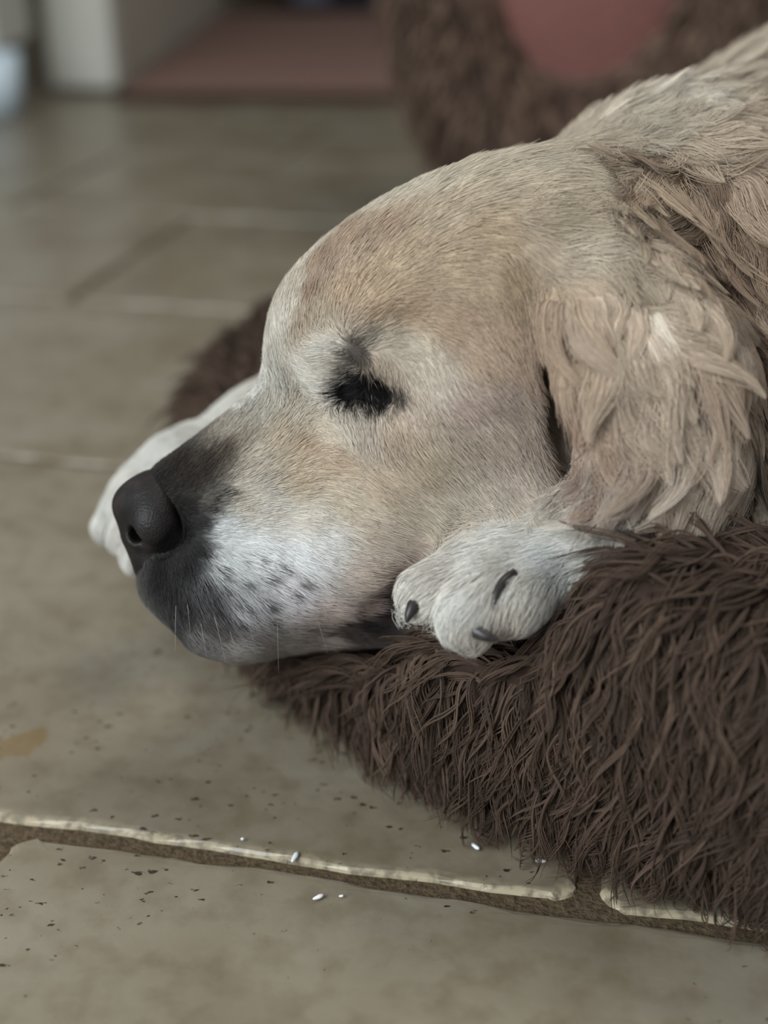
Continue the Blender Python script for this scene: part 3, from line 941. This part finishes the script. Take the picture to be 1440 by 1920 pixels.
# locks of the ear and ruff: (points seen in the photo), width in pixels, brightness
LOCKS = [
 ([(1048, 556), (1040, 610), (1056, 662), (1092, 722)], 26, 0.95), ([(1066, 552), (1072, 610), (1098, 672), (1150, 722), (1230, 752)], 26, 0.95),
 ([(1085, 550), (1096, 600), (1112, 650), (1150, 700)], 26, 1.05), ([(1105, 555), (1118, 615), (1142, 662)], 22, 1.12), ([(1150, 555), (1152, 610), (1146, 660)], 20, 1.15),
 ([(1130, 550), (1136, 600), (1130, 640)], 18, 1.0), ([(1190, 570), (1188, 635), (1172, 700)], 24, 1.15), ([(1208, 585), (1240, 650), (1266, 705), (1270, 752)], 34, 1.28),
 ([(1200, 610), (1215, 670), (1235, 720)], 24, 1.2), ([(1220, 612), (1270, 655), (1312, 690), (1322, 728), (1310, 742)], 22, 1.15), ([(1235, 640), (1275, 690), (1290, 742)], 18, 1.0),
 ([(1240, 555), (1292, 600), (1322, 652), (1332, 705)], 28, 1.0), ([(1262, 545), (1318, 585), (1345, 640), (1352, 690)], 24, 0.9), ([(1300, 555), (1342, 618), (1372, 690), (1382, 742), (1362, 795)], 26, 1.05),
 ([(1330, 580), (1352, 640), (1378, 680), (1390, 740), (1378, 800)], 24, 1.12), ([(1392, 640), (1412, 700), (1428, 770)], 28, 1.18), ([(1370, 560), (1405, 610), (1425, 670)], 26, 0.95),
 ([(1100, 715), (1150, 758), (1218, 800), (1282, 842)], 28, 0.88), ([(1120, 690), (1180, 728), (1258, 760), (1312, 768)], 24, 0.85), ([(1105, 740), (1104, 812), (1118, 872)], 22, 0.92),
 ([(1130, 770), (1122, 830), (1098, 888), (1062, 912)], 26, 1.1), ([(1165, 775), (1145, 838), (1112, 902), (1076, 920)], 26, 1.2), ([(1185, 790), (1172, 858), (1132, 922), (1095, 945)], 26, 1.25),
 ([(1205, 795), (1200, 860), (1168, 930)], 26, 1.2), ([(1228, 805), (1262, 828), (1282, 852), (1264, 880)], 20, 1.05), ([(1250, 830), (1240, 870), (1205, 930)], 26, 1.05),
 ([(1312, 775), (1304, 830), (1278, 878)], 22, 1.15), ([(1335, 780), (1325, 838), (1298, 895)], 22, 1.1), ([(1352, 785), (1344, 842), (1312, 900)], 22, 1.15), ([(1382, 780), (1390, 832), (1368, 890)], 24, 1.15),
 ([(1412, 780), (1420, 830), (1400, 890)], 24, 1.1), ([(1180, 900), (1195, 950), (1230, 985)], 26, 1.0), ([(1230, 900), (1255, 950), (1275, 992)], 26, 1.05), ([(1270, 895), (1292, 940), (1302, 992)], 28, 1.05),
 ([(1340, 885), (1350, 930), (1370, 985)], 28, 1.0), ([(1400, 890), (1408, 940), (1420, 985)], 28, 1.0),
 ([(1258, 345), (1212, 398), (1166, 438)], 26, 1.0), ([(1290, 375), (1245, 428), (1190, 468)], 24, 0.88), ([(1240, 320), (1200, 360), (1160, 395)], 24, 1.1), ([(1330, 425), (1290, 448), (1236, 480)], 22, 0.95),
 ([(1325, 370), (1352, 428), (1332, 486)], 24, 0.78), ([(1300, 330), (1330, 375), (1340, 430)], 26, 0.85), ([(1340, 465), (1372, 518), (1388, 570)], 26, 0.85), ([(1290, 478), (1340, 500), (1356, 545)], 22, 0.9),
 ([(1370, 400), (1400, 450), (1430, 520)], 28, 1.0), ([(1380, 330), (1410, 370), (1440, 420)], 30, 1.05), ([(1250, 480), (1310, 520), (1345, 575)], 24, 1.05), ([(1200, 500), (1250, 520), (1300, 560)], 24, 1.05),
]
gp, gr, gc, gnm = [], [], [], []
K = 10
r3 = np.random.default_rng(77)
for pts_px, wpx, br in LOCKS:
    q = np.array(pts_px, float)
    seg = np.r_[0, np.cumsum(np.linalg.norm(np.diff(q, axis=0), axis=1))]
    tt = np.linspace(0, seg[-1], K)
    # smooth the polyline
    px_s = np.interp(tt, seg, q[:, 0]); py_s = np.interp(tt, seg, q[:, 1])
    for _ in range(2):
        px_s[1:-1] = 0.25 * px_s[:-2] + 0.5 * px_s[1:-1] + 0.25 * px_s[2:]
        py_s[1:-1] = 0.25 * py_s[:-2] + 0.5 * py_s[1:-1] + 0.25 * py_s[2:]
    sp, ok_ = surf(px_s, py_s)
    if not ok_.all(): continue
    # distance from the camera may not jump where the lock leaves an edge
    dpt = (sp - CAM) @ FWD
    for _ in range(3): dpt[1:-1] = 0.25 * dpt[:-2] + 0.5 * dpt[1:-1] + 0.25 * dpt[2:]
    sp = CAM + (dpt / ((sp - CAM) @ FWD))[:, None] * (sp - CAM)
    _, sn = dog.sample(sp)
    uu = np.linspace(0, 1, K)
    lift = 0.0055 * np.sin(np.pi * np.clip(uu * 0.85 + 0.02, 0, 1)) ** 0.7 + 0.0015
    cen = sp + sn * lift[:, None]
    cen[0] = sp[0] - sn[0] * 0.002
    tg = norm(np.gradient(cen, axis=0))
    sd_ = norm(np.cross(tg, sn))
    wm = wpx * dpt.mean() / FPX * 0.62
    nh = int(9 * wpx)
    ox = r3.normal(0, 0.55, nh); oz = r3.normal(0, 0.26, nh)
    prof = (0.95 + 0.30 * np.sin(np.pi * uu)) * (1 - uu ** 2.0 * 0.62)
    hl = np.clip(r3.normal(0.86, 0.20, nh), 0.3, 1.0)
    base_ = cen[None] + (sd_[None] * ox[:, None, None] + sn[None] * oz[:, None, None] * 0.6) * (wm * prof)[None, :, None]
    # shorter hairs stop earlier along the lock
    ui = uu[None] * np.minimum(hl, 1.0)[:, None] * (K - 1)
    i0 = np.clip(ui.astype(int), 0, K - 2); fr = (ui - i0)[..., None]
    ii = np.arange(nh)[:, None]
    base_ = base_[ii, i0] * (1 - fr) + base_[ii, i0 + 1] * fr
    base_ += (sd_ * np.sin(uu * 9 + r3.uniform(0, 6))[:, None] * 0.0007)[None]
    cc, _, _ = chart(sp[2 * K // 3][None])
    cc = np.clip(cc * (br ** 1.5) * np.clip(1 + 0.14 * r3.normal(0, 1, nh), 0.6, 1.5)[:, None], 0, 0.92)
    gp.append(base_); gc.append(cc); gnm.append(np.repeat(sn[K // 2][None], nh, 0))
gp = np.concatenate(gp); gc = np.concatenate(gc); gnm = np.concatenate(gnm)
make_curves('ear_locks', gp, np.linspace(1, 0.12, K)[None] ** 0.6 * 0.00015 * np.ones((len(gp), 1)), gc, gnm, M_FUR, dogE)
print('locks', len(gp), time.time() - T0)

# whiskers
wr, _ = surf([330, 350, 375, 400, 430, 455, 470, 520, 590, 600], [1130, 1120, 1160, 1150, 1180, 1140, 1100, 1170, 1150, 1090])
_, wn = dog.sample(wr)
nw = len(wr)
wdir = norm(wn * 0.5 + UPV * -0.9 + RGT * rng.uniform(-0.1, 0.5, (nw, 1)))
u = np.linspace(0, 1, 7)
wl_ = rng.uniform(0.010, 0.020, nw)
pts = wr[:, None] + wdir[:, None] * (u[None, :, None] * wl_[:, None, None]) + np.array([0, 0, -1.0]) * (u[None, :, None] ** 2 * wl_[:, None, None] * 0.3)
make_curves('whiskers', pts, np.linspace(0.00008, 0.00002, 7)[None] * np.ones((nw, 1)), np.repeat(lin((176, 171, 163))[None], nw, 0), wn, M_FUR, dogE)

# nose leather
nose = Field(HL(270, 980, 0) - 0.036, HL(270, 980, 0) + 0.036, 0.0008)
nose.ell(HL(290, 938, 0), HAX, (.0180, .0145, .0200), 0.008)
nose.cone(HL(244, 948, 0), .0060, HL(274, 1068, 0), .0045, 0.010)
for m_ in ((lambda p: p), mir):
    nose.ell(m_(HL(290, 982, .0165)), HAX, (.0112, .0122, .0095), 0.004)
    nose.cone(m_(HL(262, 1010, .008)), .0075, m_(HL(275, 1065, .006)), .005, 0.008)
    nose.cone(m_(HL(300, 1045, .008)), .008, m_(HL(340, 1010, .010)), .009, 0.006)
    nose.chain([(m_(HL(251, 1000, .0185)), .0034), (m_(HL(262, 1030, .0210)), .0030), (m_(HL(292, 1042, .0250)), .0028), (m_(HL(328, 1018, .0260)), .0030), (m_(HL(340, 980, .0250)), .0026)], 0.0025, 'cut')
    nose.cone(m_(HL(253, 1003, .0160)), .0036, m_(HL(275, 1000, .008)), .003, 0.002, 'cut')
nose.cone(HL(255, 1060, .0), .0012, HL(262, 1080, .0), .0012, 0.001, 'cut')
nv, nq = nose.nets()
M_NOSE, nt, b = new_mat('nose_leather')
geo = N(nt, 'ShaderNodeNewGeometry')
vo = N(nt, 'ShaderNodeTexVoronoi'); vo.inputs['Scale'].default_value = 900
nz = N(nt, 'ShaderNodeTexNoise'); nz.inputs['Scale'].default_value = 70; nz.inputs['Detail'].default_value = 4
nt.links.new(geo.outputs['Position'], vo.inputs['Vector']); nt.links.new(geo.outputs['Position'], nz.inputs['Vector'])
r = ramp(nt, [(0.35, lin4(15, 13, 13)), (0.6, lin4(25, 21, 21)), (0.75, lin4(46, 37, 36))])
nt.links.new(nz.outputs['Fac'], r.inputs['Fac']); nt.links.new(r.outputs['Color'], b.inputs['Base Color'])
bp = N(nt, 'ShaderNodeBump'); bp.inputs['Strength'].default_value = 0.35; bp.inputs['Distance'].default_value = 0.0006
nt.links.new(vo.outputs['Distance'], bp.inputs['Height']); nt.links.new(bp.outputs['Normal'], b.inputs['Normal'])
b.inputs['Roughness'].default_value = 0.55
b.inputs['Specular IOR Level'].default_value = 0.35
o = link('nose', mesh_np('nose', nv, nq), dogE, M_NOSE)
o['label'] = 'dark brown-grey nose leather'

# claws
M_CLAW = plain_mat('claw_horn', (44, 40, 40), 0.35, 0.1, 300, 0.3)


def claw(A, B, C_, r):
    n, m = 10, 10
    A, B, C_ = map(np.asarray, (A, B, C_))
    vs_, fs = [], []
    for i in range(n + 1):
        t = i / n
        p = (1 - t) ** 2 * A + 2 * t * (1 - t) * B + t * t * C_
        tg = norm(2 * (1 - t) * (B - A) + 2 * t * (C_ - B))
        s1 = norm(np.cross(tg, FWD)); s2 = np.cross(tg, s1)
        rr_ = r * (1 - t) ** 0.6 + 0.0002
        for j in range(m):
            a = 2 * math.pi * j / m
            vs_.append(p + rr_ * (math.cos(a) * s1 * 1.0 + math.sin(a) * s2 * 0.75))
    for i in range(n):
        for j in range(m):
            fs.append((i * m + j, i * m + (j + 1) % m, (i + 1) * m + (j + 1) % m, (i + 1) * m + j))
    o = link('claw', mesh_np('claw', vs_, fs), dogE, M_CLAW)
    return o


claw(P(800, 1112, .536), P(772, 1130, .529), P(762, 1168, .528), .0044)
claw(P(872, 1158, .521), P(885, 1190, .512), P(938, 1200, .511), .0043)
claw(P(965, 1078, .524), P(925, 1092, .515), P(925, 1150, .515), .0024)
claw(P(206, 985, .704), P(196, 1012, .702), P(210, 1038, .702), .0030)
print('dog done', time.time() - T0)

# ================================================================== BED
BC = np.array([0.320, 0.839]); BR = 0.385
bed = empty('pet_bed', (BC[0], BC[1], 0))
tag(bed, 'round brown shaggy pet bed under the sleeping dog', 'pet bed')
NT, NP = 230, 60
thb = np.linspace(0, 2 * math.pi, NT, endpoint=False)
phb = np.linspace(0, 2 * math.pi, NP, endpoint=False)
Tm, Pm = np.meshgrid(thb, phb, indexing='ij')


def angdiff(a, b): return (a - b + math.pi) % (2 * math.pi) - math.pi


th_head = math.atan2(0.56 - BC[1], -0.05 - BC[0])
HT = np.array([-3.1416, -2.9, -2.54, -2.34, -2.12, -1.92, -1.5, 0.0, 1.5, 2.4, 3.1416])
HH = np.array([0.090, 0.088, 0.084, 0.118, 0.164, 0.146, 0.132, 0.130, 0.120, 0.092, 0.090])
hgt = np.interp(angdiff(Tm, 0.0), HT, HH) + 0.004 * np.sin(Tm * 5 + 1)
half = 0.078 + 0.005 * np.sin(Tm * 3)
ca, sa = np.cos(Pm), np.sin(Pm)
e = 0.62
rad_off = half * np.sign(ca) * np.abs(ca) ** e
zz = hgt * 0.5 * (1 + np.sign(sa) * np.abs(sa) ** e) + 0.004
Rr = BR + rad_off
bv = np.stack([BC[0] + Rr * np.cos(Tm), BC[1] + Rr * np.sin(Tm), zz], -1).reshape(-1, 3)
for _ in range(60):                                   # the dog presses the rim down
    v = dog.sample(bv, False)
    ins = (v < 0.0125) & (bv[:, 2] > 0.005)
    if not ins.any(): break
    bv[ins, 2] -= 0.003
i_, j_ = np.meshgrid(np.arange(NT), np.arange(NP), indexing='ij')
bq = np.stack([i_ * NP + j_, ((i_ + 1) % NT) * NP + j_, ((i_ + 1) % NT) * NP + (j_ + 1) % NP, i_ * NP + (j_ + 1) % NP], -1).reshape(-1, 4)
link('rim', mesh_np('rim', bv, bq), bed, M_BEDCLOTH)
# inner cushion
cv, cq = [], []
RN, AN = 14, 72
for i in range(RN + 1):
    rr_ = 0.325 * i / RN
    for j in range(AN):
        a = 2 * math.pi * j / AN
        cv.append((BC[0] + rr_ * math.cos(a), BC[1] + rr_ * math.sin(a), 0.055 - 0.02 * (i / RN) ** 4))
for i in range(RN):
    for j in range(AN):
        cq.append((i * AN + j, (i + 1) * AN + j, (i + 1) * AN + (j + 1) % AN, i * AN + (j + 1) % AN))
cv = np.array(cv); cq = np.array(cq)
for _ in range(30):
    v = dog.sample(cv, False)
    ins = (v < 0.009) & (cv[:, 2] > 0.005)
    if not ins.any(): break
    cv[ins, 2] -= 0.003
link('cushion', mesh_np('cushion', cv, cq), bed, M_BEDCLOTH)


def vert_normals(v, q):
    n = np.cross(v[q[:, 2]] - v[q[:, 0]], v[q[:, 3]] - v[q[:, 1]])
    o = np.zeros_like(v)
    for k in range(4): np.add.at(o, q[:, k], n)
    return norm(o)


def pile(name, v, q, nloc, per, L0, parent, flow, seed, weight=None, avoid=None, thick=0.00030, base=(74, 61, 52), zmin=0.004):
    """shaggy locks: each lock is a few strands that run together"""
    r2 = np.random.default_rng(seed)
    vn = vert_normals(v, q)
    root = sample_surface(v, q, nloc, weight)
    kd = kdtree.KDTree(len(v))
    for i, c in enumerate(v): kd.insert(c, i)
    kd.balance()
    ni = np.array([kd.find(r)[1] for r in root])
    nr = vn[ni]
    if avoid is not None:
        keep = avoid.sample(root, False) > 0.001
        root, nr = root[keep], nr[keep]
    n = len(root)
    d = flow(root, nr) + r2.normal(0, 0.24, (n, 3)) + np.stack([vnoise(root, 28, seed + k) for k in range(3)], -1) * 0.55
    d = norm(d - (d * nr).sum(1, keepdims=True) * nr * 0.9)
    L = L0 * np.clip(1 + 0.25 * r2.normal(0, 1, n), 0.45, 1.6)
    K = 7
    pts = np.empty((n, K, 3))
    p = root - nr * 0.002
    pts[:, 0] = p
    bend = norm(np.cross(nr, d)) * r2.normal(0, 0.25, (n, 1)) + np.array([0, 0, -0.45])
    up = 0.62 + 0.22 * r2.normal(0, 1, n)
    wv = norm(np.cross(nr, d)) * r2.uniform(0.1, 0.7, (n, 1))
    wp = r2.uniform(0, 6.28, n)
    for k in range(1, K):
        u = k / (K - 1)
        dirn = norm(d * (0.45 + 0.75 * u) + nr * (up * (1 - u) ** 1.2)[:, None] + bend * u * 1.1)
        p = p + (dirn + wv * np.cos(wp + 6.5 * u)[:, None]) * (L / (K - 1))[:, None]
        if avoid is not None:
            vv, g = avoid.sample(p)
            p = p + g * np.clip(0.0025 - vv, 0, 0.006)[:, None]
        p[:, 2] = np.maximum(p[:, 2], zmin)
        pts[:, k] = p
    # strands of each lock
    u = np.linspace(0, 1, K)
    prof = (0.35 + 0.65 * np.sin(np.pi * np.clip(u * 0.75 + 0.12, 0, 1))) * (1 - u ** 3)
    off = norm(r2.normal(0, 1, (n, per, 3))) * thick * 2.8
    allp = pts[:, None] + off[:, :, None, :] * prof[None, None, :, None]
    allp = allp[:, :, :1] + (allp - allp[:, :, :1]) * r2.uniform(0.7, 1.08, (n, per, 1, 1))
    allp = allp.reshape(-1, K, 3)
    rad = np.tile((np.array([0.8, 1, 1, 0.95, 0.85, 0.6, 0.12]) * thick)[None], (n * per, 1)) * np.repeat(r2.uniform(0.7, 1.15, n), per)[:, None]
    c = lin(base) * np.clip(1 + 0.22 * r2.normal(0, 1, n), 0.5, 1.7)[:, None]
    c = np.repeat(c, per, 0) * np.clip(1 + 0.15 * r2.normal(0, 1, n * per), 0.6, 1.5)[:, None]
    return make_curves(name, allp, rad, np.clip(c, 0.003, 0.9), np.repeat(nr, per, 0), M_PILE, parent)


def bed_flow(p, n):
    out = p[:, :2] - BC
    out = out / np.linalg.norm(out, axis=1, keepdims=True)
    o3 = np.c_[out, np.zeros(len(p))]
    tang = np.c_[out[:, 1], -out[:, 0], np.zeros(len(p))]          # runs clockwise: leftwards along the front
    top = sstep(0.35, 0.9, n[:, 2])[:, None]
    return np.array([0, 0, -1.15]) * (1 - 0.6 * top) + o3 * 0.25 + tang * (0.04 + 0.8 * top)


bn = vert_normals(bv, bq)
bpx, bpy_, bd_ = pix(bv)
wgt = (bn[:, 2] > -0.55).astype(float) * np.clip((0.6 / bd_) ** 1.5, 0.25, 1.5)
pile('rim_pile', bv, bq, 30000, 7, 0.036, bed, bed_flow, 31, wgt, dog)
pile('cushion_pile', cv, cq, 2500, 3, 0.028, bed, lambda p, n: np.tile([[-0.3, -0.6, 0.0]], (len(p), 1)), 33, None, dog)
print('bed', time.time() - T0)

# ---- a second, smaller ring bed stood on edge behind, pink in the middle
rb = empty('round_cushion', (0.32, 1.62, 0.0))
tag(rb, 'brown shaggy ring cushion with dusty pink middle stood up behind the dog', 'cushion')
ctr = np.array([0.225, 1.60, 0.385])
lean = 18 * DEG
ax1 = np.array([1.0, 0, 0]); ax2 = np.array([0, math.sin(lean), math.cos(lean)]); ax3 = np.cross(ax1, ax2)
NT2, NP2 = 90, 20
T2, P2 = np.meshgrid(np.linspace(0, 2 * math.pi, NT2, endpoint=False), np.linspace(0, 2 * math.pi, NP2, endpoint=False), indexing='ij')
R2x = 0.172 + 0.055 * np.cos(P2); R2y = 0.265 + 0.095 * np.cos(P2)
rv = (ctr + (R2x * np.cos(T2))[..., None] * ax1 + (R2y * np.sin(T2))[..., None] * ax2 + (0.07 * np.sin(P2))[..., None] * ax3).reshape(-1, 3)
i_, j_ = np.meshgrid(np.arange(NT2), np.arange(NP2), indexing='ij')
rq = np.stack([i_ * NP2 + j_, ((i_ + 1) % NT2) * NP2 + j_, ((i_ + 1) % NT2) * NP2 + (j_ + 1) % NP2, i_ * NP2 + (j_ + 1) % NP2], -1).reshape(-1, 4)
if (vert_normals(rv, rq)[0] @ ax1) < 0: rq = rq[:, ::-1]
rv[:, 2] += 0.012 - rv[:, 2].min()
link('ring', mesh_np('ring', rv, rq), rb, M_BEDCLOTH)
pile('ring_pile', rv, rq, 5000, 3, 0.040, rb, lambda p, n: np.tile([[-0.1, 0.0, -1.0]], (len(p), 1)), 41, None, None, 0.0010, (104, 86, 74))
pv, pq = [], []
for i in range(9):
    rr_ = i / 8
    for j in range(48):
        a = 2 * math.pi * j / 48
        dome = 0.03 * (1 - rr_ ** 2)
        pv.append(ctr + ax1 * 0.15 * rr_ * math.cos(a) + ax2 * 0.19 * rr_ * math.sin(a) - ax3 * (dome if ax3[1] > 0 else -dome))
for i in range(8):
    for j in range(48):
        pq.append((i * 48 + j, (i + 1) * 48 + j, (i + 1) * 48 + (j + 1) % 48, i * 48 + (j + 1) % 48))
link('pink_middle', mesh_np('pink_middle', pv, pq), rb, plain_mat('pink_plush', (122, 84, 78), 0.95, 0.4, 120, 0.12, 0.1))

# ================================================================== rice on the floor
M_RICE = plain_mat('white_rice', (226, 230, 234), 0.35, 0.1, 400, 0.04)


def rice(px, py, ln, wd, ang, label, z=0.0008, name='rice_grain', pitch=0.0):
    bm = bmesh.new()
    bmesh.ops.create_uvsphere(bm, u_segments=14, v_segments=10, radius=1.0)
    for v in bm.verts:
        x, y, zz_ = v.co
        tw = 1 + 0.12 * math.sin(3 * x + px)
        v.co = Vector((x * ln / 2, y * wd / 2 * tw + 0.06 * wd * x * x, zz_ * wd * 0.42 * tw))
    me_ = bm_mesh(name, bm, True)
    o_ = link(name, me_, None, M_RICE)
    p = on_plane(px, py, 0.0)
    o_.location = (p[0], p[1], z + wd * 0.36)
    o_.rotation_euler = (0, pitch, ang)
    tag(o_, label, 'rice grain', 'spilled rice on the tiles')


rice(553, 1608, .0074, .0024, 1.25, 'white rice grain lying across the joint between the tiles', -0.0005)
rice(597, 1687, .0056, .0021, 0.55, 'white rice grain on the nearest tile in front of the joint')
rice(891, 1592, .0052, .0022, -0.9, 'white rice grain on the tile below the shaggy bed, left of the last one')
rice(1014, 1619, .0052, .0019, -0.1, 'white rice grain on the tile closest to the bed edge, near the short joint')
rice(640, 1684, .0022, .0013, 0.2, 'tiny rice crumb beside the grain on the nearest tile', 0.0008, 'rice_crumb')
rice(455, 1577, .0018, .0014, 0.2, 'tiny rice crumb on the pitted tile just behind the joint', 0.0008, 'rice_crumb')
print('script done', time.time() - T0)
